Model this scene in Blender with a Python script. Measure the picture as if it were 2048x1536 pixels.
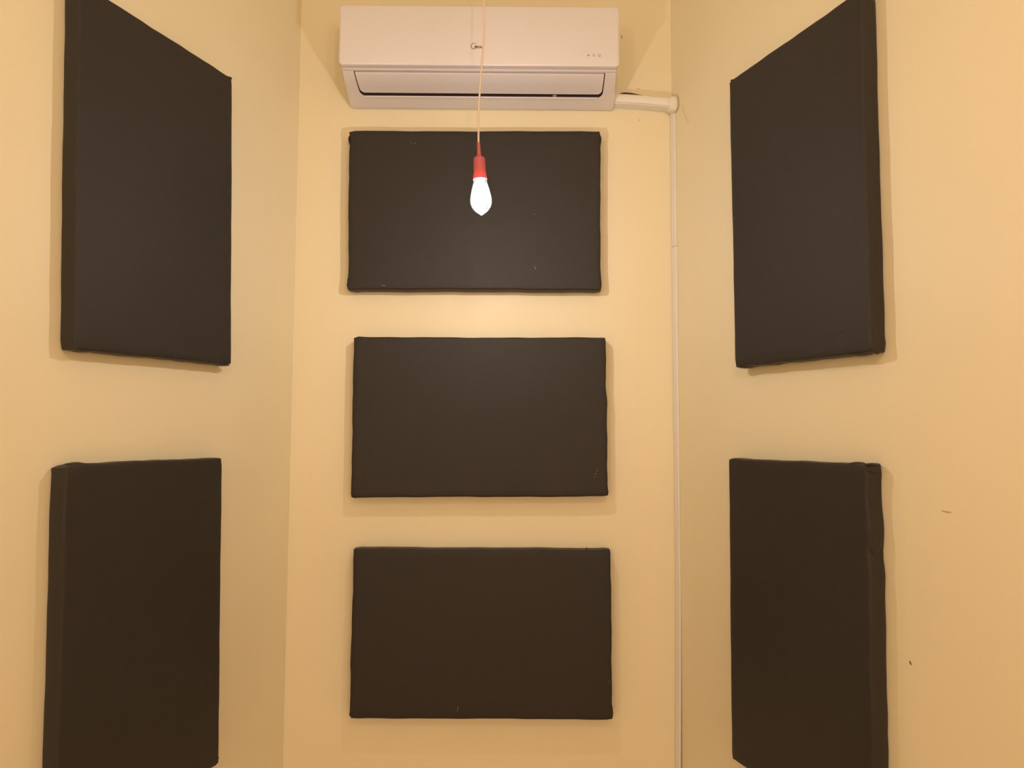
import bpy, bmesh, math, random
from mathutils import Vector, Matrix

for o in list(bpy.data.objects):
    bpy.data.objects.remove(o)
S = bpy.context.scene
COL = S.collection
R = math.radians

# ---------------------------------------------------------------- camera
CAM_Z = 1.55
cam_data = bpy.data.cameras.new('camera')
cam_data.sensor_width = 36.0
cam_data.lens = 1418.0 / 2048.0 * 36.0
cam_data.clip_start = 0.01
cam = bpy.data.objects.new('camera', cam_data)
COL.objects.link(cam)
cam.matrix_world = (Matrix.Translation((0, 0, CAM_Z)) @ Matrix.Rotation(R(90 + 3.71), 4, 'X')
                    @ Matrix.Rotation(R(0.25), 4, 'Z'))
S.camera = cam

# ---------------------------------------------------------------- world, exposure, room lamps, added fill
w = bpy.data.worlds.new('world')
w.use_nodes = True
w.node_tree.nodes['Background'].inputs[0].default_value = (0.5, 0.45, 0.4, 1)
w.node_tree.nodes['Background'].inputs[1].default_value = 0.02
S.world = w
S.view_settings.view_transform = 'Standard'
S.view_settings.look = 'None'
S.view_settings.gamma = 1.0
S.view_settings.use_curve_mapping = False
S.view_settings.exposure = 0.0

BULB_COL = (1.0, 0.93, 0.93)        # the bulb in view
REAR_COL = (1.0, 0.78, 0.67)        # the lamps and the added fill behind the camera
BULB_W = 7.6                      # the pendant bulb in view
NEAR_W = 15.0                     # the same kind of bulb hanging just above and in front of the camera
REAR_W = 6.0                     # and a third one behind it
FAR_W = 34.0                      # two unseen fill lights, added to even out the walls


def point_light(name, loc, watts, radius, colour):
    l = bpy.data.lights.new(name, 'POINT')
    l.energy = watts
    l.color = colour
    l.shadow_soft_size = radius
    o = bpy.data.objects.new(name, l)
    COL.objects.link(o)
    o.location = loc
    return o


point_light('room_lamp', (0.11, 0.08, 2.40), NEAR_W, 0.015, REAR_COL)
point_light('room_lamp', (-0.16, -1.45, 2.40), REAR_W, 0.015, REAR_COL)
point_light('far_fill', (-1.3, -2.0, 1.75), FAR_W, 0.05, REAR_COL)  # added fill pair, lifts the lower walls
point_light('far_fill', (1.3, -2.0, 1.75), FAR_W, 0.05, REAR_COL)


# ---------------------------------------------------------------- materials
def new_mat(name):
    m = bpy.data.materials.new(name)
    m.use_nodes = True
    nt = m.node_tree
    return m, nt, nt.nodes['Principled BSDF'], nt.nodes['Material Output']


def plain(name, col, rough=0.5, spec=0.5, bump=0.0, bscale=200.0, metallic=0.0):
    m, nt, b, out = new_mat(name)
    b.inputs['Base Color'].default_value = (*col, 1)
    b.inputs['Roughness'].default_value = rough
    b.inputs['Specular IOR Level'].default_value = spec
    b.inputs['Metallic'].default_value = metallic
    tc = nt.nodes.new('ShaderNodeTexCoord')
    n = nt.nodes.new('ShaderNodeTexNoise')
    n.inputs['Scale'].default_value = bscale
    n.inputs['Detail'].default_value = 3
    nt.links.new(tc.outputs['Object'], n.inputs['Vector'])
    mx = nt.nodes.new('ShaderNodeMix')
    mx.data_type = 'RGBA'
    mx.blend_type = 'MULTIPLY'
    mx.inputs[0].default_value = 0.06
    mx.inputs[6].default_value = (*col, 1)
    nt.links.new(n.outputs['Color'], mx.inputs[7])
    nt.links.new(mx.outputs[2], b.inputs['Base Color'])
    if bump:
        bp = nt.nodes.new('ShaderNodeBump')
        bp.inputs['Strength'].default_value = bump
        bp.inputs['Distance'].default_value = 0.001
        nt.links.new(n.outputs['Fac'], bp.inputs['Height'])
        nt.links.new(bp.outputs['Normal'], b.inputs['Normal'])
    return m


def wall_paint(name, col):
    m, nt, b, out = new_mat(name)
    b.inputs['Roughness'].default_value = 0.5
    b.inputs['Specular IOR Level'].default_value = 0.35
    tc = nt.nodes.new('ShaderNodeTexCoord')
    big = nt.nodes.new('ShaderNodeTexNoise')
    big.inputs['Scale'].default_value = 2.2
    big.inputs['Detail'].default_value = 4
    nt.links.new(tc.outputs['Object'], big.inputs['Vector'])
    ramp = nt.nodes.new('ShaderNodeMapRange')
    ramp.inputs['From Min'].default_value = 0.3
    ramp.inputs['From Max'].default_value = 0.7
    ramp.inputs['To Min'].default_value = 0.0
    ramp.inputs['To Max'].default_value = 1.0
    nt.links.new(big.outputs['Fac'], ramp.inputs['Value'])
    mx = nt.nodes.new('ShaderNodeMix')
    mx.data_type = 'RGBA'
    mx.inputs[6].default_value = (*[c * 0.975 for c in col], 1)
    mx.inputs[7].default_value = (*col, 1)
    nt.links.new(ramp.outputs['Result'], mx.inputs[0])
    nt.links.new(mx.outputs[2], b.inputs['Base Color'])
    mp = nt.nodes.new('ShaderNodeMapping')
    mp.inputs['Scale'].default_value = (60, 60, 14)
    nt.links.new(tc.outputs['Object'], mp.inputs['Vector'])
    fine = nt.nodes.new('ShaderNodeTexNoise')
    fine.inputs['Scale'].default_value = 1.0
    fine.inputs['Detail'].default_value = 3
    nt.links.new(mp.outputs['Vector'], fine.inputs['Vector'])
    bp = nt.nodes.new('ShaderNodeBump')
    bp.inputs['Strength'].default_value = 0.06
    bp.inputs['Distance'].default_value = 0.002
    nt.links.new(fine.outputs['Fac'], bp.inputs['Height'])
    nt.links.new(bp.outputs['Normal'], b.inputs['Normal'])
    return m


def fabric(name, col):
    m, nt, b, out = new_mat(name)
    b.inputs['Roughness'].default_value = 0.62
    b.inputs['Specular IOR Level'].default_value = 0.38
    b.inputs['Sheen Weight'].default_value = 0.05
    b.inputs['Sheen Roughness'].default_value = 0.5
    tc = nt.nodes.new('ShaderNodeTexCoord')
    n = nt.nodes.new('ShaderNodeTexNoise')
    n.inputs['Scale'].default_value = 420
    n.inputs['Detail'].default_value = 2
    nt.links.new(tc.outputs['Object'], n.inputs['Vector'])
    mr = nt.nodes.new('ShaderNodeMapRange')
    mr.inputs['From Min'].default_value = 0.3
    mr.inputs['From Max'].default_value = 0.7
    nt.links.new(n.outputs['Fac'], mr.inputs['Value'])
    mx = nt.nodes.new('ShaderNodeMix')
    mx.data_type = 'RGBA'
    mx.inputs[6].default_value = (*[c * 0.82 for c in col], 1)
    mx.inputs[7].default_value = (*[c * 1.15 for c in col], 1)
    nt.links.new(mr.outputs['Result'], mx.inputs[0])
    nt.links.new(mx.outputs[2], b.inputs['Base Color'])
    n2 = nt.nodes.new('ShaderNodeTexNoise')
    n2.inputs['Scale'].default_value = 9
    n2.inputs['Detail'].default_value = 3
    nt.links.new(tc.outputs['Object'], n2.inputs['Vector'])
    bp2 = nt.nodes.new('ShaderNodeBump')
    bp2.inputs['Strength'].default_value = 0.15
    bp2.inputs['Distance'].default_value = 0.004
    nt.links.new(n2.outputs['Fac'], bp2.inputs['Height'])
    bp = nt.nodes.new('ShaderNodeBump')
    bp.inputs['Strength'].default_value = 0.25
    bp.inputs['Distance'].default_value = 0.001
    nt.links.new(n.outputs['Fac'], bp.inputs['Height'])
    nt.links.new(bp2.outputs['Normal'], bp.inputs['Normal'])
    nt.links.new(bp.outputs['Normal'], b.inputs['Normal'])
    return m


def emission(name, col, strength):
    m = bpy.data.materials.new(name)
    m.use_nodes = True
    nt = m.node_tree
    nt.nodes.clear()
    e = nt.nodes.new('ShaderNodeEmission')
    e.inputs[0].default_value = (*col, 1)
    e.inputs[1].default_value = strength
    o = nt.nodes.new('ShaderNodeOutputMaterial')
    nt.links.new(e.outputs[0], o.inputs[0])
    return m


def bulb_glass():
    m = bpy.data.materials.new('bulb_glass')
    m.use_nodes = True
    nt = m.node_tree
    nt.nodes.clear()
    tr = nt.nodes.new('ShaderNodeBsdfTransparent')
    tr.inputs[0].default_value = (1, 0.985, 0.97, 1)
    tl = nt.nodes.new('ShaderNodeBsdfTranslucent')
    tl.inputs[0].default_value = (1, 1, 1, 1)
    gl = nt.nodes.new('ShaderNodeBsdfGlossy')
    gl.inputs['Roughness'].default_value = 0.03
    fr = nt.nodes.new('ShaderNodeFresnel')
    fr.inputs[0].default_value = 1.3
    m1 = nt.nodes.new('ShaderNodeMixShader')
    m1.inputs[0].default_value = 0.009
    nt.links.new(tr.outputs[0], m1.inputs[1])
    nt.links.new(tl.outputs[0], m1.inputs[2])
    m2 = nt.nodes.new('ShaderNodeMixShader')
    nt.links.new(fr.outputs[0], m2.inputs[0])
    nt.links.new(m1.outputs[0], m2.inputs[1])
    nt.links.new(gl.outputs[0], m2.inputs[2])
    o = nt.nodes.new('ShaderNodeOutputMaterial')
    nt.links.new(m2.outputs[0], o.inputs[0])
    return m


def silicone():
    m, nt, b, out = new_mat('red_silicone')
    b.inputs['Base Color'].default_value = (0.60, 0.13, 0.16, 1)
    b.inputs['Roughness'].default_value = 0.45
    tl = nt.nodes.new('ShaderNodeBsdfTranslucent')
    tl.inputs[0].default_value = (0.75, 0.10, 0.16, 1)
    mx = nt.nodes.new('ShaderNodeMixShader')
    mx.inputs[0].default_value = 0.12
    nt.links.new(b.outputs[0], mx.inputs[1])
    nt.links.new(tl.outputs[0], mx.inputs[2])
    nt.links.new(mx.outputs[0], out.inputs[0])
    return m


WALL_COL = (0.83, 0.755, 0.53)
M_WALL = wall_paint('cream_wall_paint', WALL_COL)
M_CEIL = wall_paint('ceiling_paint', (0.82, 0.78, 0.64))
M_FLOOR = plain('beige_floor', (0.68, 0.47, 0.29), 0.5, 0.4, 0.1, 30)
M_FAB = fabric('black_fabric', (0.0225, 0.0197, 0.0165))
M_BOARD = plain('backing_board', (0.35, 0.25, 0.15), 0.8)
M_AC = plain('white_ac_plastic', (0.76, 0.74, 0.76), 0.16, 0.5)
M_AC_BODY = plain('white_ac_housing', (0.78, 0.755, 0.76), 0.3, 0.5)
M_DARK = plain('dark_outlet', (0.05, 0.035, 0.035), 0.7)
M_INK = plain('grey_print', (0.16, 0.13, 0.11), 0.5)
M_INK2 = plain('pale_grey_print', (0.42, 0.35, 0.30), 0.5)
M_GREY = plain('grey_plastic', (0.33, 0.30, 0.29), 0.5)
M_PVC = plain('white_pvc', (0.84, 0.82, 0.76), 0.4, 0.4)
M_CAULK = plain('white_filler', (0.83, 0.80, 0.72), 0.7, 0.3, 0.5, 160)
M_CORD = plain('cream_cord', (0.80, 0.68, 0.58), 0.6, 0.3)
M_RED = silicone()
M_GLASS = bulb_glass()
M_FIL = emission('led_filament', (1.0, 0.92, 0.80), 120)
M_CAP = plain('bulb_cap', (0.75, 0.72, 0.68), 0.3, 0.5, 0, 200, 1.0)
M_LINT = plain('pale_lint', (0.26, 0.26, 0.26), 0.9, 0.2)
M_SCUFF = plain('brown_scuff', (0.22, 0.12, 0.05), 0.8)
M_SCUFF2 = plain('light_scuff', (0.48, 0.36, 0.20), 0.8)
M_CRACK = plain('paint_crack', (0.60, 0.48, 0.30), 0.8)
M_PINK = plain('pinkish_spot', (0.70, 0.48, 0.34), 0.8)


# ---------------------------------------------------------------- helpers
def mesh_obj(name, verts, faces, mat, parent=None, smooth=None, loc=None):
    me = bpy.data.meshes.new(name)
    me.from_pydata([tuple(v) for v in verts], [], faces)
    bm = bmesh.new()
    bm.from_mesh(me)
    bmesh.ops.recalc_face_normals(bm, faces=bm.faces)
    bm.to_mesh(me)
    bm.free()
    return finish(name, me, mat, parent, smooth, loc)


def finish(name, me, mat, parent=None, smooth=None, loc=None):
    me.materials.append(mat)
    if smooth is not None:
        me.polygons.foreach_set('use_smooth', [True] * len(me.polygons))
        me.set_sharp_from_angle(angle=R(smooth))
    o = bpy.data.objects.new(name, me)
    COL.objects.link(o)
    if parent is not None:
        o.parent = parent
    if loc is not None:
        o.location = loc
    return o


def empty(name, loc, label, cat, group=None):
    o = bpy.data.objects.new(name, None)
    o.empty_display_size = 0.05
    COL.objects.link(o)
    o.location = loc
    o['label'] = label
    o['category'] = cat
    if group:
        o['group'] = group
    return o


def lathe(profile, n=40, cx=0, cy=0):
    v, f = [], []
    for r, z in profile:
        for k in range(n):
            a = 2 * math.pi * k / n
            v.append((cx + r * math.cos(a), cy + r * math.sin(a), z))
    for i in range(len(profile) - 1):
        for k in range(n):
            k2 = (k + 1) % n
            f.append((i * n + k, i * n + k2, (i + 1) * n + k2, (i + 1) * n + k))
    return v, f


def tube(path, r, n=10, caps=True):
    v, f = [], []
    m = len(path)
    for i, p in enumerate(path):
        p = Vector(p)
        a = Vector(path[max(i - 1, 0)])
        b = Vector(path[min(i + 1, m - 1)])
        t = (b - a).normalized()
        ref = Vector((0, 1, 0)) if abs(t.y) < 0.9 else Vector((1, 0, 0))
        u = t.cross(ref).normalized()
        w_ = t.cross(u)
        for k in range(n):
            an = 2 * math.pi * k / n
            v.append(p + u * r * math.cos(an) + w_ * r * math.sin(an))
    for i in range(m - 1):
        for k in range(n):
            k2 = (k + 1) % n
            f.append((i * n + k, i * n + k2, (i + 1) * n + k2, (i + 1) * n + k))
    if caps:
        f.append(tuple(range(n - 1, -1, -1)))
        f.append(tuple((m - 1) * n + k for k in range(n)))
    return v, f


def smooth_path(pts, k=6):
    out = []
    P = [Vector(p) for p in pts]
    for i in range(len(P) - 1):
        p0, p1, p2, p3 = P[max(i - 1, 0)], P[i], P[i + 1], P[min(i + 2, len(P) - 1)]
        for j in range(k):
            t = j / k
            out.append(0.5 * ((2 * p1) + (p2 - p0) * t + (2 * p0 - 5 * p1 + 4 * p2 - p3) * t * t
                              + (3 * p1 - p0 - 3 * p2 + p3) * t ** 3))
    out.append(P[-1])
    return out


def box(x0, x1, y0, y1, z0, z1):
    v = [(x, y, z) for x in (x0, x1) for y in (y0, y1) for z in (z0, z1)]
    f = [(0, 1, 3, 2), (4, 6, 7, 5), (0, 4, 5, 1), (2, 3, 7, 6), (0, 2, 6, 4), (1, 5, 7, 3)]
    return v, f


def bevel(o, width, seg=3, angle=30):
    m = o.modifiers.new('bevel', 'BEVEL')
    m.width = width
    m.segments = seg
    m.limit_method = 'ANGLE'
    m.angle_limit = R(angle)
    return o


# ---------------------------------------------------------------- the room
D = 2.26
CEIL = 3.32
AL, AR = R(19.5), R(20.5)
LC = Vector((-0.702, D, 0))
RC = Vector((0.519, D, 0))
LD = Vector((-math.sin(AL), -math.cos(AL), 0))      # along the left wall, away from the corner
RD = Vector((math.sin(AR), -math.cos(AR), 0))
LN = Vector((math.cos(AL), -math.sin(AL), 0))       # into the room
RN = Vector((-math.cos(AR), -math.sin(AR), 0))
WLEN = 5.0
T = 0.12


def slab(name, a, b, n, z0, z1):
    """vertical wall slab from a to b, inner face on the line ab, thickness away from the room"""
    a, b = Vector(a), Vector(b)
    q = [a, b, b - n * T, a - n * T]
    v = [Vector((p.x, p.y, z)) for z in (z0, z1) for p in q]
    f = [(0, 1, 2, 3), (7, 6, 5, 4), (0, 4, 5, 1), (1, 5, 6, 2), (2, 6, 7, 3), (3, 7, 4, 0)]
    o = mesh_obj(name, v, f, M_WALL)
    o['kind'] = 'structure'
    return o


LE = LC + LD * WLEN
RE = RC + RD * WLEN
wall_back = slab('wall_back', LC + Vector((-T, 0, 0)), RC + Vector((T, 0, 0)), Vector((0, -1, 0)), 0, CEIL)
wall_left = slab('wall_left', LE, LC, LN, 0, CEIL)
wall_right = slab('wall_right', RC, RE, RN, 0, CEIL)
yr = max(LE.y, RE.y) + 0.02
slab('wall_rear', (LE.x - 0.1, yr, 0), (RE.x + 0.1, yr, 0), Vector((0, 1, 0)), 0, CEIL)
fl = mesh_obj('floor', *box(-2.7, 2.7, yr - T, D + T, -0.1, 0), M_FLOOR)
fl['kind'] = 'structure'
ce = mesh_obj('ceiling', *box(-2.7, 2.7, yr - T, D + T, CEIL, CEIL + 0.1), M_CEIL)
ce['kind'] = 'structure'


# small marks on the walls: thin raised smears and chips of paint
def wall_mark(name, parent, P, d, n, s, z, ds, dz, wdt, mat):
    """a sliver of length (ds,dz) and width wdt, a fraction of a millimetre proud of the wall"""
    c = P + d * s + Vector((0, 0, z))
    t = d * ds + Vector((0, 0, dz))
    L = t.length
    t = t / L
    u = n.cross(t).normalized()
    v, f = [], []
    N = 7
    for h in (0.0, 0.0006):
        for i in range(N):
            q = i / (N - 1) - 0.5
            half = wdt * 0.5 * math.sqrt(max(0.08, 1 - (2 * q) ** 2))
            bow = 0.06 * L * (4 * q * q)
            for sg in (-1, 1):
                v.append(c + t * (q * L) + u * (sg * half + bow) + n * (h + 0.0001))
    m = 2 * N
    for i in range(N - 1):
        a = 2 * i
        f.append((a, a + 1, a + 3, a + 2))
        f.append((m + a, m + a + 2, m + a + 3, m + a + 1))
        f.append((a, a + 2, m + a + 2, m + a))
        f.append((a + 1, m + a + 1, m + a + 3, a + 3))
    f.append((0, m, m + 1, 1))
    e = 2 * (N - 1)
    f.append((e, e + 1, m + e + 1, m + e))
    return mesh_obj(name, v, f, mat, parent)


Z0 = Vector((0, 0, 0))
BX = Vector((1, 0, 0))
BN = Vector((0, -1, 0))
BP = Vector((0, D, 0))
wall_mark('scuff_mark', wall_right, RC, RD, RN, 0.9296, 1.395, 0.0215, -0.001, 0.0022, M_SCUFF2)
wall_mark('scuff_mark', wall_right, RC, RD, RN, 0.8383, 1.081, 0.0035, -0.0075, 0.0036, M_SCUFF)
wall_mark('paint_bump', wall_right, RC, RD, RN, 0.907, 1.281, 0.007, 0.0, 0.006, M_WALL)
wall_mark('paint_bump', wall_right, RC, RD, RN, 1.02, 1.62, 0.004, 0.004, 0.006, M_WALL)
wall_mark('hairline_crack', wall_right, RC, RD, RN, 0.075, 2.548, 0.03, -0.07, 0.0009, M_CRACK)
wall_mark('scuff_mark', wall_back, BP, BX, BN, 0.411, 2.669, 0.005, 0.001, 0.005, M_PINK)
wall_mark('scuff_mark', wall_back, BP, BX, BN, 0.4136, 2.564, 0.004, 0.004, 0.005, M_PINK)
wall_mark('scuff_mark', wall_back, BP, BX, BN, 0.357, 2.846, 0.004, -0.012, 0.004, M_SCUFF2)
wall_mark('paint_bump', wall_left, LC, LD, LN, 0.012, 1.53, 0.002, 0.02, 0.004, M_WALL)
wall_mark('paint_bump', wall_left, LC, LD, LN, 0.010, 0.87, 0.002, 0.05, 0.004, M_WALL)
# gap broken in the plaster over the pipe trunking, its shade put in as a dark sliver
v, f = [], []
N = 14
for i in range(N):
    q = i / (N - 1)
    x = 0.349 + 0.088 * q
    base = 2.6515 - 0.0085 * q ** 1.5
    h = 0.0062 * math.sin(math.pi * q ** 0.7) ** 0.8 * (1 - 0.35 * q) if 0 < q < 1 else 0
    for yy in (D - 0.0002, D - 0.0012):
        v += [(x, yy, base), (x, yy, base + h + 0.0006)]
for i in range(N - 1):
    a = 4 * i
    b = a + 4
    f += [(a, a + 1, b + 1, b), (a + 2, b + 2, b + 3, a + 3), (a + 1, a + 3, b + 3, b + 1), (a, b, b + 2, a + 2)]
mesh_obj('plaster_gap_shade', v, f, M_DARK, wall_back)


# ---------------------------------------------------------------- acoustic panels


def panel(label, P, d_right, n, corners, seed, PT=0.053, lumps=(), folds=(), lint=(), creases=(), dents=()):
    """corners TL,TR,BR,BL of the front face as (x along the wall, z); local x runs to the right,
    local y into the wall, local z up; lumps = (perimeter position 0..4, amplitude, width)"""
    rnd = random.Random(seed)
    cx = sum(c[0] for c in corners) / 4
    cz = sum(c[1] for c in corners) / 4
    root = empty('acoustic_panel', (0, 0, 0), label, 'acoustic panel', 'black fabric acoustic panels on the walls')
    org = P + d_right * cx + Vector((0, 0, cz)) + n * 0.001
    M = Matrix.Identity(4)
    M.col[0][:3] = d_right
    M.col[1][:3] = -n
    M.col[2][:3] = (0, 0, 1)
    M.col[3][:3] = org
    root.matrix_world = M
    C = [Vector((c[0] - cx, 0, c[1] - cz)) for c in corners]
    ph = [rnd.uniform(0, 6.28) for _ in range(8)]

    def wob(q):
        e = 0.0006 * math.sin(q * 9.1 + ph[0]) + 0.0005 * math.sin(q * 23.7 + ph[1]) + 0.0003 * math.sin(q * 51 + ph[2])
        for pos, amp, wid in lumps:
            dd = (q - pos + 2) % 4 - 2
            e += amp * math.exp(-(dd / wid) ** 2)
        return e

    def ring(inset, y, wobble):
        pts = []
        for e in range(4):
            a, b = C[e], C[(e + 1) % 4]
            tdir = (b - a).normalized()
            out = Vector((-tdir.z, 0, tdir.x))
            if out.dot((a + b) * 0.5) < 0:
                out = -out
            nn = 44
            rad = 0.005
            L = (b - a).length
            for i in range(nn):
                q = i / nn
                p = a + (b - a) * q
                dist = min(q * L, (1 - q) * L)
                rr = 0.0
                if dist < rad:                       # rounded corner
                    rr = rad - math.sqrt(max(0, rad * rad - (rad - dist) ** 2))
                    rr *= 0.6
                off = -inset - rr + wobble * wob(e + q)
                # inset along the edge as well, so the corners stay square
                pc = p - tdir * inset * (2 * q - 1) * (1 if L else 0)
                pts.append(pc + out * off + Vector((0, y, 0)))
        return pts

    rings = [ring(0.012, 0.0, 0.3), ring(0.0025, 0.0, 0.8), ring(0.0, -0.006, 1.0), ring(-0.0008, -PT * 0.5, 1.15),
             ring(0.0, -PT + 0.006, 1.0), ring(0.0008, -PT + 0.0028, 0.95), ring(0.0028, -PT + 0.0008, 0.8),
             ring(0.006, -PT, 0.5), ring(0.02, -PT - 0.0004, 0.1)]
    n_ = len(rings[0])
    v = [p for r_ in rings for p in r_]
    f = []
    for i in range(len(rings) - 1):
        for k in range(n_):
            k2 = (k + 1) % n_
            f.append((i * n_ + k, i * n_ + k2, (i + 1) * n_ + k2, (i + 1) * n_ + k))
    f.append(tuple(range(n_)))
    f.append(tuple((len(rings) - 1) * n_ + k for k in range(n_)))
    mesh_obj('fabric_cover', v, f, M_FAB, root, smooth=50)

    # folded cloth standing out at the corners: a flattened, pinched roll
    for pos, ln, th in folds:
        e = int(pos) % 4
        q = pos - int(pos)
        a, b = C[e], C[(e + 1) % 4]
        tdir = (b - a).normalized()
        out = Vector((-tdir.z, 0, tdir.x))
        if out.dot((a + b) * 0.5) < 0:
            out = -out
        c = a + (b - a) * q
        vv, ff = [], []
        NS, NR = 11, 12
        for i in range(NS):
            u = i / (NS - 1) * 2 - 1
            prof = max(0.05, (1 - u * u)) ** 0.5 * (1 + 0.18 * math.sin(3 * u + ph[3]))
            for k in range(NR):
                an = 2 * math.pi * k / NR
                vv.append(c + tdir * (u * ln * 0.5) + out * (math.cos(an) * th * prof)
                          + Vector((0, -PT * 0.55 + math.sin(an) * PT * 0.40 * prof, 0)))
        for i in range(NS - 1):
            for k in range(NR):
                k2 = (k + 1) % NR
                ff.append((i * NR + k, i * NR + k2, (i + 1) * NR + k2, (i + 1) * NR + k))
        ff.append(tuple(range(NR)))
        ff.append(tuple((NS - 1) * NR + k for k in range(NR)))
        mesh_obj('corner_fold', vv, ff, M_FAB, root, smooth=60)

    # fine creases in the cloth: low raised ridges on the front
    for (x0, z0), (x1, z1) in creases:
        pts = []
        for i in range(13):
            q = i / 12
            pts.append(Vector((x0 + (x1 - x0) * q, -PT - 0.0002, z0 + (z1 - z0) * q + 0.0012 * math.sin(q * 17 + ph[4]))))
        vv, ff = tube(pts, 0.0009, 6)
        mesh_obj('crease', vv, ff, M_FAB, root, smooth=60)
    # specks of lint caught in the cloth
    for x, z, L, ang in lint:
        pts = [Vector((x + math.cos(R(ang)) * L * (i / 5 - .5), -PT - 0.0008,
                       z + math.sin(R(ang)) * L * (i / 5 - .5) + 0.0006 * math.sin(i * 1.3))) for i in range(6)]
        vv, ff = tube(pts, 0.0007, 5)
        mesh_obj('lint', vv, ff, M_LINT, root)
    return root


X = Vector((1, 0, 0))
# back wall: three landscape panels one above the other
panel('black fabric panel directly below the air conditioner, behind the lit bulb', Vector((0, D, 0)), X, BN,
      [(-0.5245, 2.502), (0.2802, 2.504), (0.2790, 1.9907), (-0.5180, 1.9904)], 1,
      lumps=[(3.93, -0.002, 0.05), (1.5, -0.002, 0.2), (3.02, 0.004, 0.05), (1.97, 0.002, 0.05), (3.45, 0.0015, 0.03)],
      folds=[(3.95, 0.035, 0.0035), (3.055, 0.036, 0.004), (1.05, 0.04, 0.003), (1.955, 0.03, 0.003)],
      lint=[(-0.205, 0.215, 0.004, 10), (-0.193, 0.213, 0.005, 40), (0.192, -0.187, 0.013, -55),
            (-0.285, -0.245, 0.012, 0), (0.19, -0.015, 0.003, 0)])
panel('black fabric panel, middle one of the three on the back wall', Vector((0, D, 0)), X, BN,
      [(-0.4970, 1.8385), (0.2936, 1.8404), (0.2982, 1.3460), (-0.4965, 1.3395)], 2,
      lumps=[(1.42, 0.002, 0.05), (1.3, -0.001, 0.05), (1.97, 0.002, 0.02), (0.02, 0.002, 0.02)],
      folds=[(0.016, 0.02, 0.003), (1.97, 0.022, 0.003), (2.983, 0.02, 0.003)],
      lint=[(0.365, -0.165, 0.006, 70), (0.36, -0.176, 0.005, 50), (0.357, -0.186, 0.003, 80)])
panel('black fabric panel, lowest of the three on the back wall', Vector((0, D, 0)), X, BN,
      [(-0.4855, 1.1829), (0.3060, 1.1818), (0.3088, 0.6752), (-0.4880, 0.6762)], 3,
      lumps=[(0.99, 0.0015, 0.02), (1.96, 0.0025, 0.03), (2.97, 0.002, 0.02), (3.3, 0.0015, 0.1)],
      folds=[(0.985, 0.022, 0.003), (1.96, 0.04, 0.0035), (3.03, 0.03, 0.003), (0.91, 0.006, 0.0045)],
      lint=[(0.389, -0.140, 0.006, 80), (-0.07, -0.222, 0.014, 80)])
# left wall: upright panels
LX = -LD
panel('upper black fabric panel hung upright on the left wall', LC, LX, LN,
      [(-0.826, 2.5125), (-0.3576, 2.5195), (-0.3278, 1.7243), (-0.799, 1.7165)], 4, PT=0.045,
      lumps=[(0.985, 0.002, 0.03), (0.96, -0.001, 0.02), (2.3, 0.0015, 0.05), (2.6, 0.001, 0.04)],
      folds=[(0.985, 0.03, 0.003), (2.03, 0.05, 0.003), (2.93, 0.05, 0.003)],
      creases=[((0.03, -0.393), (0.06, -0.394))])
panel('lower black fabric panel hung upright on the left wall', LC, LX, LN,
      [(-0.807, 1.4730), (-0.3515, 1.4714), (-0.3297, 0.6662), (-0.792, 0.664)], 5, PT=0.045,
      lumps=[(0.10, 0.003, 0.03), (0.3, 0.001, 0.08), (0.55, 0.0012, 0.06), (0.0, -0.0025, 0.03), (0.8, 0.001, 0.05)],
      folds=[(0.075, 0.036, 0.0045), (1.975, 0.03, 0.003)],
      creases=[((-0.10, 0.375), (-0.03, 0.376)), ((-0.01, 0.379), (0.06, 0.381))])
# right wall: upright panels
panel('upper black fabric panel hung upright on the right wall', RC, RD, RN,
      [(0.3524, 2.5200), (0.805, 2.5150), (0.8025, 1.7175), (0.3584, 1.7212)], 6, PT=0.045,
      lumps=[(0.02, 0.002, 0.03), (1.88, 0.003, 0.05), (1.985, 0.004, 0.02), (1.75, 0.001, 0.05), (2.72, 0.002, 0.03)],
      folds=[(1.985, 0.03, 0.004), (2.10, 0.07, 0.003), (2.95, 0.05, 0.003), (0.02, 0.02, 0.003)],
      creases=[((-0.19, -0.372), (0.02, -0.374)), ((0.10, -0.362), (0.16, -0.345))],
      lint=[(-0.214, 0.01, 0.003, 20)])
panel('lower black fabric panel hung upright on the right wall, with a wavy edge', RC, RD, RN,
      [(0.3246, 1.4752), (0.786, 1.4800), (0.779, 0.684), (0.3177, 0.6805)], 7, PT=0.045,
      lumps=[(0.9, 0.003, 0.02), (1.0, 0.002, 0.03), (1.06, -0.003, 0.04), (1.17, 0.003, 0.05), (1.11, -0.002, 0.03),
             (1.24, -0.002, 0.03), (1.29, 0.003, 0.035), (1.45, 0.002, 0.08), (1.66, 0.002, 0.05), (1.75, 0.003, 0.03)],
      folds=[(0.90, 0.035, 0.004), (0.985, 0.03, 0.003), (1.01, 0.02, 0.004), (1.18, 0.09, 0.003), (1.30, 0.08, 0.003)])

# ---------------------------------------------------------------- air conditioner
AC = empty('air_conditioner', (-0.103, D - 0.0005, 2.59), 'white split air conditioner mounted high on the back wall',
           'air conditioner')
AC.rotation_euler = (0, R(0.22), 0)
AH = 0.4205             # half width
# local: x from the centre, y negative into the room, z up from the bottom (0 = world 2.59)


def acz(y, slope):
    """height over 2.59 of a point at world depth y under the sight-line slope measured off the photo"""
    return CAM_Z + slope * y - 2.59


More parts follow.
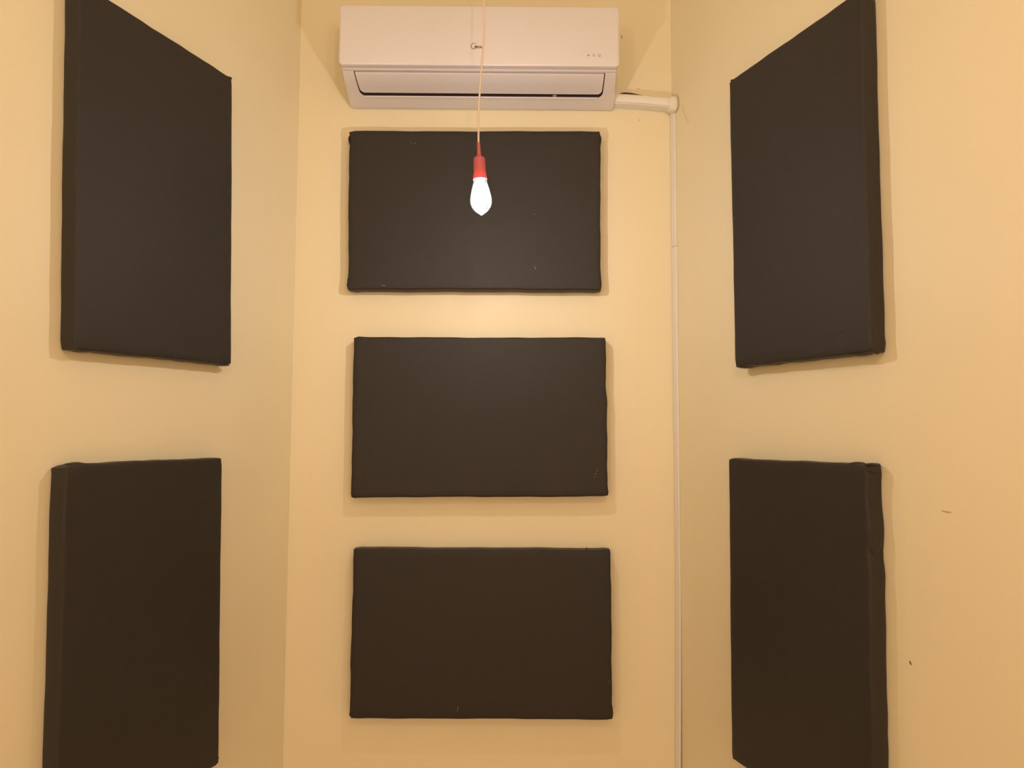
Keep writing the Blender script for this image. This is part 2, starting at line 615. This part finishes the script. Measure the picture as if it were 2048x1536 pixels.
body_prof = [(0.0, 0.243), (-0.178, 0.243), (-0.184, 0.236), (-0.184, 0.047),
             (-0.181, 0.0455), (-0.176, 0.0425), (-0.160, 0.0365), (-0.140, 0.0305), (-0.120, 0.0260), (-0.100, 0.0222),
             (-0.086, 0.0195), (-0.072, 0.0165), (-0.045, 0.0105), (-0.020, 0.0062), (-0.006, 0.0045), (0.0, 0.0065)]


def prof_x(i):
    """half widths left and right: the housing flares a little towards the wall"""
    y, z = body_prof[i]
    u = (y + 0.184) / 0.184
    l, r = 0.4140 + 0.0115 * u, 0.4133 + 0.0175 * u
    if z < 0.2 and y > -0.03:
        k = (1 + y / 0.03) ** 2.5
        l -= 0.009 * k
        r -= 0.015 * k
    return l, r


# the opening of the flap runs from profile row 5 to row 10
O0, O1 = 5, 11


def open_x(y):
    """left / right edge of the air outlet at profile depth y"""
    u = (y + 0.176) / (0.176 - 0.072)
    corner = 0.010 * max(0, (u - 0.8) / 0.2) ** 2
    return -0.3815 + corner, 0.3815 + 0.004 * u - corner


fine = []
for i in range(len(body_prof) - 1):
    (y0, z0), (y1, z1) = body_prof[i], body_prof[i + 1]
    sub = 3 if O0 <= i < O1 else 1
    for s_ in range(sub):
        q = s_ / sub
        fine.append((y0 + (y1 - y0) * q, z0 + (z1 - z0) * q, O0 <= i < O1, tuple(p * (1 - q) + p2 * q for p, p2 in zip(prof_x(i), prof_x(i + 1)))))
fine.append((*body_prof[-1], False, prof_x(len(body_prof) - 1)))
v, f = [], []
for y, z, op, hx in fine:
    ol, orr = open_x(min(max(y, -0.176), -0.072))
    v += [(-hx[0], y, z), (ol, y, z), (orr, y, z), (hx[1], y, z)]
for i in range(len(fine) - 1):
    a, b = 4 * i, 4 * i + 4
    f += [(a, a + 1, b + 1, b), (a + 2, a + 3, b + 3, b + 2)]
    if not fine[i][2]:
        f.append((a + 1, a + 2, b + 2, b + 1))
N = len(fine)
f.append(tuple(4 * i for i in range(N)))
f.append(tuple(4 * i + 3 for i in range(N)))
housing = mesh_obj('housing', v, f, M_AC_BODY, AC, smooth=35)
# the dark air outlet behind the flap: a shallow trough
rows = [r_ for r_ in fine if r_[2]] + [fine[[k for k in range(N) if fine[k][2]][-1] + 1]]
v, f = [], []
for y, z, op, hx in rows:
    ol, orr = open_x(min(max(y, -0.176), -0.072))
    v += [(ol, y, z), (ol, y + 0.006, z + 0.022), (orr, y + 0.006, z + 0.022), (orr, y, z)]
for i in range(len(rows) - 1):
    a, b = 4 * i, 4 * i + 4
    f += [(a, a + 1, b + 1, b), (a + 1, a + 2, b + 2, b + 1), (a + 2, a + 3, b + 3, b + 2)]
e = 4 * (len(rows) - 1)
f += [(0, 3, 2, 1), (e, e + 1, e + 2, e + 3)]
outlet = mesh_obj('air_outlet', v, f, M_DARK, AC)
# flap
v, f = [], []
fr = [r_ for r_ in rows if -0.173 < r_[0] <= -0.0855]
r0, r1 = rows[0], rows[1]
fr.insert(0, (r0[0] * 0.45 + r1[0] * 0.55, r0[1] * 0.45 + r1[1] * 0.55, True, r0[3]))
m = len(fr)
for th in (-0.0006, 0.004):
    for j, (y, z, op, hx) in enumerate(fr):
        ol, orr = open_x(y)
        u = j / (m - 1)
        cor = 0.009 * max(0, (u - 0.72) / 0.28) ** 2.2
        gl = 0.0028 + 0.0012 * u
        dz = 0.001 * math.sin(math.pi * u)
        v += [(ol + gl + cor, y + th * 0.3 + (0.0012 if j == 0 else 0), z + th - dz), (orr - gl - cor, y + th * 0.3 + (0.0012 if j == 0 else 0), z + th - dz)]
o2 = 2 * m
for j in range(m - 1):
    a = 2 * j
    f += [(a, a + 1, a + 3, a + 2), (o2 + a, o2 + a + 2, o2 + a + 3, o2 + a + 1),
          (a, a + 2, o2 + a + 2, o2 + a), (a + 1, o2 + a + 1, o2 + a + 3, a + 3)]
f += [(0, o2, o2 + 1, 1), (2 * m - 2, 2 * m - 1, o2 + 2 * m - 1, o2 + 2 * m - 2)]
flap = mesh_obj('louver_flap', v, f, M_AC_BODY, AC, smooth=40)
v, f = box(0.228, 0.240, -0.0815, -0.070, 0.0165, 0.0195)
bevel(mesh_obj('flap_hinge', v, f, M_GREY, flap), 0.0008, 2)
# moulded lip below the outlet
pts = []
for i in range(25):
    u = i / 24
    x = -0.366 + 0.737 * u
    pts.append((x, -0.0700, 0.0146))
vv, ff = tube(pts, 0.0025, 10)
mesh_obj('outlet_lip', vv, ff, M_AC_BODY, AC, smooth=60)


v, f = box(-0.4135, 0.4132, -0.1792, -0.1780, 0.0432, 0.0446)
mesh_obj('panel_seam', v, f, M_INK2, AC)


# front panel: rounded slab, slightly bowed
def rounded_rect(x0, x1, z0, z1, r, k=7):
    out = []
    for cx, cz, a0 in ((x1 - r, z1 - r, 0), (x0 + r, z1 - r, 90), (x0 + r, z0 + r, 180), (x1 - r, z0 + r, 270)):
        for i in range(k):
            a = R(a0 + 90 * i / (k - 1))
            out.append((cx + r * math.cos(a), cz + r * math.sin(a)))
    return out


FX0, FX1, FZ0, FZ1 = -AH, AH, 0.0475, 0.2325
layers = []
for inset, y in ((0.0015, -0.184), (0.0, -0.187), (0.0, -0.2030), (0.0004, -0.2042), (0.0012, -0.2050), (0.0026, -0.2056),
                 (0.005, -0.2060)):
    layers.append([(x, y, z) for x, z in rounded_rect(FX0 + inset, FX1 - inset, FZ0 + inset, FZ1 - inset, 0.012 - inset * 0.6)])
for q in (0.3, 0.6, 0.85):           # bowed front
    base = layers[6]
    cz = (FZ0 + FZ1) / 2
    layers.append([(x, -0.2060 - 0.0024 * (1 - (1 - q) ** 2), cz + (z - cz) * (1 - q)) for x, y, z in base])
n_ = len(layers[0])
v = [p for L in layers for p in L]
f = []
for i in range(len(layers) - 1):
    for k in range(n_):
        k2 = (k + 1) % n_
        f.append((i * n_ + k, i * n_ + k2, (i + 1) * n_ + k2, (i + 1) * n_ + k))
f.append(tuple(range(n_)))
f.append(tuple((len(layers) - 1) * n_ + k for k in range(n_)))
front = mesh_obj('front_panel', v, f, M_AC, AC, smooth=40)
YF = -0.2086


def bow_y(z):
    q = 1 - abs(z - 0.14) / 0.0845
    q = min(max(q, 0), 1)
    return -0.2060 - 0.0024 * (1 - (1 - min(q, 0.85)) ** 2)


# the maker's wordmark: open ring and lettering, printed flat
def ring_arc(cx, cz, r0, wfun, a0, a1, y, k=30):
    v, f = [], []
    for i in range(k + 1):
        u = i / k
        a = R(a0 + (a1 - a0) * u)
        ww = wfun(u)
        for rr in (r0 - ww, r0):
            for yy in (y, y - 0.0004):
                v.append((cx + rr * math.cos(a), yy, cz + rr * math.sin(a)))
    for i in range(k):
        a, b = 4 * i, 4 * i + 4
        f += [(a, b, b + 2, a + 2), (a + 1, a + 3, b + 3, b + 1), (a, a + 1, b + 1, b), (a + 2, b + 2, b + 3, a + 3)]
    f += [(0, 2, 3, 1), (4 * k, 4 * k + 1, 4 * k + 3, 4 * k + 2)]
    return v, f


lx = lambda wx: wx + 0.103
lz = lambda wz, wx: wz - 2.59 + (wx + 0.103) * math.tan(R(0.22))
LOGO_X, LOGO_Z = lx(-0.1185), lz(2.6955, -0.1185)
vv, ff = ring_arc(LOGO_X, LOGO_Z, 0.0098, lambda u: 0.0010 + 0.0011 * math.sin(math.pi * u), 35, 318, bow_y(LOGO_Z) + 0.0001)
logo = mesh_obj('wordmark', vv, ff, M_INK, front)
cu = bpy.data.curves.new('lettering', 'FONT')
cu.body = 'Midea'
cu.size = 0.0125
cu.extrude = 0.0002
cu.offset = 0.0002
cu.shear = 0.12
cu.space_character = 0.92
tmp = bpy.data.objects.new('lettering', cu)
COL.objects.link(tmp)
bpy.context.view_layer.update()
tm = bpy.data.meshes.new_from_object(tmp.evaluated_get(bpy.context.evaluated_depsgraph_get()))
bpy.data.objects.remove(tmp)
tm.name = 'lettering'
let = finish('lettering', tm, M_INK, logo)
let.rotation_euler = (R(90), 0, 0)
let.location = (LOGO_X + 0.0008, bow_y(LOGO_Z) - 0.0001, LOGO_Z - 0.0062)

# three indicator marks, lower right of the front panel
IZ = lz(2.6690, 0.24)
yi = bow_y(IZ) + 0.0002
vv, ff = box(lx(0.2238) - 0.0032, lx(0.2238) + 0.0032, yi - 0.0006, yi, IZ - 0.0026, IZ + 0.0026)
bevel(mesh_obj('indicator_mark', vv, ff, M_INK2, front), 0.0008, 2)
vv, ff = ring_arc(lx(0.2403), IZ, 0.0040, lambda u: 0.0016, 0, 360, yi, 24)
mesh_obj('indicator_mark', vv, ff, M_INK2, front)
cxm = lx(0.2568)
outer = rounded_rect(cxm - 0.0037, cxm + 0.0037, IZ - 0.0040, IZ + 0.0040, 0.001, 4)
inner = rounded_rect(cxm - 0.0021, cxm + 0.0021, IZ - 0.0022, IZ + 0.0022, 0.0006, 4)
k = len(outer)
v = [(x, yy, z) for yy in (yi, yi - 0.0006) for P_ in (outer, inner) for x, z in P_]
f = []
for i in range(k):
    j = (i + 1) % k
    f += [(i, j, k + j, k + i), (2 * k + i, 3 * k + i, 3 * k + j, 2 * k + j), (i, 2 * k + i, 2 * k + j, j),
          (k + i, k + j, 3 * k + j, 3 * k + i)]
mesh_obj('indicator_mark', v, f, M_INK2, front)

# ---------------------------------------------------------------- pipe trunking beside the air conditioner
PTK = empty('pipe_trunking', (0.42, D - 0.0005, 2.61), 'short white pipe trunking running from the air conditioner to the corner',
            'trunking')
# stations along x: (x, front top z, front bottom z); back edge lies on the wall
st = []
for i in range(13):
    q = i / 12
    x = 0.317 + (0.512 - 0.317) * q
    droop = 0.0145 * q + 0.0022 * math.sin(math.pi * q) * (-1)
    st.append((x - 0.42, 2.6325 - 2.61 - droop, 2.6040 - 2.61 - droop))


def loft(sections, caps=True):
    v, f = [], []
    k = len(sections[0])
    for s_ in sections:
        v += s_
    for i in range(len(sections) - 1):
        for j in range(k):
            j2 = (j + 1) % k
            f.append((i * k + j, i * k + j2, (i + 1) * k + j2, (i + 1) * k + j))
    if caps:
        f.append(tuple(range(k)))
        f.append(tuple((len(sections) - 1) * k + j for j in range(k)))
    return v, f


sec = [[(x, -0.0005, zt + 0.002), (x, -0.038, zt), (x, -0.038, zb - 0.0012), (x, -0.0005, zb - 0.001)] for x, zt, zb in st]
bevel(mesh_obj('channel', *loft(sec), M_PVC, PTK), 0.0012, 2)
sec = []
for x, zt, zb in st:
    sec.append([(x, -0.030, zt + 0.0012), (x, -0.038, zt + 0.0018), (x, -0.0435, zt - 0.001), (x, -0.0455, zt - 0.006),
                (x, -0.0455, zb + 0.004), (x, -0.0440, zb + 0.0012), (x, -0.0385, zb + 0.0012), (x, -0.0385, zt - 0.001)])
mesh_obj('lid', *loft(sec), M_PVC, PTK, smooth=50)
# filler moulded over the elbow in the corner
sec = []
for i in range(11):
    q = i / 10
    x = 0.496 + (0.532 - 0.496) * q - 0.42
    s_ = math.sqrt(max(0.02, 1 - (2 * q - 1) ** 4))
    zc = 2.6035 - 2.61 - 0.002 * q
    r_ = []
    for k in range(14):
        a = 2 * math.pi * k / 14
        hz = (0.0225 + 0.004 * q) * s_
        yy = -0.0265 + 0.025 * s_ * math.copysign(abs(math.cos(a)) ** 0.6, math.cos(a))
        limit = -0.001 - max(0, (x + 0.42 - 0.5185)) * math.cos(AR) / math.sin(AR) - (0.003 if x + 0.42 > 0.515 else 0)
        yy = min(yy, limit)
        r_.append((x, yy, zc + hz * math.copysign(abs(math.sin(a)) ** 0.7, math.sin(a)) + 0.001 * math.sin(5 * a + 3 * q)))
    sec.append(r_)
mesh_obj('elbow_filler', *loft(sec), M_CAULK, PTK, smooth=70)

# slim vertical trunking in the right-hand corner
VT = empty('corner_trunking', (0.519, D, 0.0), 'slim white vertical trunking running down the corner of the back and right walls',
           'trunking')


def vsec(z, dx, s1, t):
    """flat strip on the right wall with its inner edge in the corner: s along the wall, t off it"""
    out = []
    for s_, tt in ((0.0026, 0.0006), (0.0010, t - 0.001), (0.0022, t), (s1 - 0.0012, t), (s1, t - 0.0012), (s1, 0.0006)):
        p = RD * s_ + RN * tt
        out.append((p.x + dx, min(p.y, -0.0006), z))
    return out


up = [vsec(z, 0, 0.0235, 0.0062) for z in (2.585, 2.45, 2.30, 2.1415)]
mesh_obj('trunking_section', *loft(up), M_PVC, VT, smooth=30)
lo = [vsec(z, dx, 0.0245, 0.0058) for z, dx in ((2.1400, 0), (1.8, 0.0), (1.4, 0.0), (1.05, 0), (0.8, -0.0022), (0.6, -0.0052),
                                                (0.4, -0.0080), (0.002, -0.0085))]
mesh_obj('trunking_section', *loft(lo), M_PVC, VT, smooth=30)

# ---------------------------------------------------------------- pendant lamp
LYP = 1.62
LZ = 2.0475             # the bulb's tip
PL = empty('pendant_lamp', (-0.0728, LYP, LZ), 'lit pear-shaped bulb in a red holder hanging on a cream cord', 'lamp')
px0 = -0.0728
rel = lambda x, z: (x - px0, 0.0, z - LZ)
pth = smooth_path([rel(-0.0808, 2.210), rel(-0.0812, 2.250), rel(-0.0814, 2.2875), rel(-0.0797, 2.325), rel(-0.0779, 2.364),
                   rel(-0.0748, 2.408), rel(-0.0719, 2.4452), rel(-0.0690, 2.4942), rel(-0.0704, 2.532), rel(-0.0716, 2.572),
                   rel(-0.0735, 2.66), rel(-0.072, 2.9), rel(-0.0728, CEIL - 0.03)], 6)
mesh_obj('cord', *tube(pth, 0.0023, 10), M_CORD, PL, smooth=60)
rose = lathe([(0.0, CEIL - LZ - 0.001), (0.035, CEIL - LZ - 0.001), (0.036, CEIL - LZ - 0.018), (0.030, CEIL - LZ - 0.026),
              (0.006, CEIL - LZ - 0.030), (0.0, CEIL - LZ - 0.030)], 32)
mesh_obj('ceiling_rose', *rose, M_PVC, PL, smooth=40)
# the holder and bulb lean very slightly, following the cord
lean = math.atan2(0.0092, 0.19)


def leaned(o):
    o.rotation_euler = (0, -lean, 0)
    o.location = rel(-0.0724, LZ)
    return o


# local z = 0 at the bulb's tip; profiles are in units of 0.88 m to suit the bulb's 50 mm girth
B = 0.88
scale = lambda prof: [(r_ * B, z_ * B) for r_, z_ in prof]
sock = lathe(scale([(0.0030, 0.1975), (0.0040, 0.1970), (0.0043, 0.190), (0.0049, 0.170), (0.0054, 0.162), (0.0075, 0.159), (0.0125, 0.1565),
              (0.0148, 0.1535), (0.0154, 0.149), (0.0159, 0.1300), (0.0162, 0.1130), (0.0174, 0.1085), (0.0183, 0.1040), (0.0184, 0.0985),
              (0.0180, 0.0965), (0.0170, 0.0965), (0.0164, 0.0985), (0.0158, 0.110), (0.0150, 0.125), (0.0, 0.127)]), 44)
so = leaned(mesh_obj('socket', *sock, M_RED, PL, smooth=40))
so['label'] = 'red silicone bulb holder'
glass = lathe(scale([(0.0, 0.0), (0.0022, 0.0004), (0.0042, 0.0022), (0.0085, 0.0052), (0.0145, 0.0095), (0.0205, 0.0155), (0.0250, 0.0225),
               (0.0277, 0.0300), (0.0286, 0.0375), (0.0283, 0.0450), (0.0268, 0.0540), (0.0246, 0.0640), (0.0222, 0.0740),
               (0.0197, 0.0840), (0.0172, 0.0940), (0.0152, 0.1010), (0.0140, 0.1080), (0.0135, 0.1140)]), 48)
gb = leaned(mesh_obj('glass_bulb', *glass, M_GLASS, PL, smooth=80))
cap = lathe(scale([(0.0, 0.110), (0.0128, 0.110), (0.0133, 0.113), (0.0130, 0.116), (0.0133, 0.119), (0.0130, 0.122), (0.008, 0.1255), (0.0, 0.1255)]), 32)
leaned(mesh_obj('screw_cap', *cap, M_CAP, PL, smooth=40))
# LED filaments: slim rods set as an inverted V cone
for k in range(6):
    a = 2 * math.pi * k / 6 + 0.3
    p0 = (0.0135 * B * math.cos(a), 0.0135 * B * math.sin(a), 0.024 * B)
    p1 = (0.0070 * B * math.cos(a), 0.0070 * B * math.sin(a), 0.076 * B)
    o = mesh_obj('filament', *tube([p0, p1], 0.0011, 8), M_FIL, gb)
stem = lathe(scale([(0.0, 0.079), (0.0012, 0.080), (0.0015, 0.095), (0.006, 0.104), (0.011, 0.1095), (0.0, 0.1097)]), 20)
mesh_obj('filament_stem', *stem, M_GLASS, gb, smooth=40)
bl = point_light('bulb_light', (-0.0743, LYP, LZ + 0.046), BULB_W, 0.006, BULB_COL)
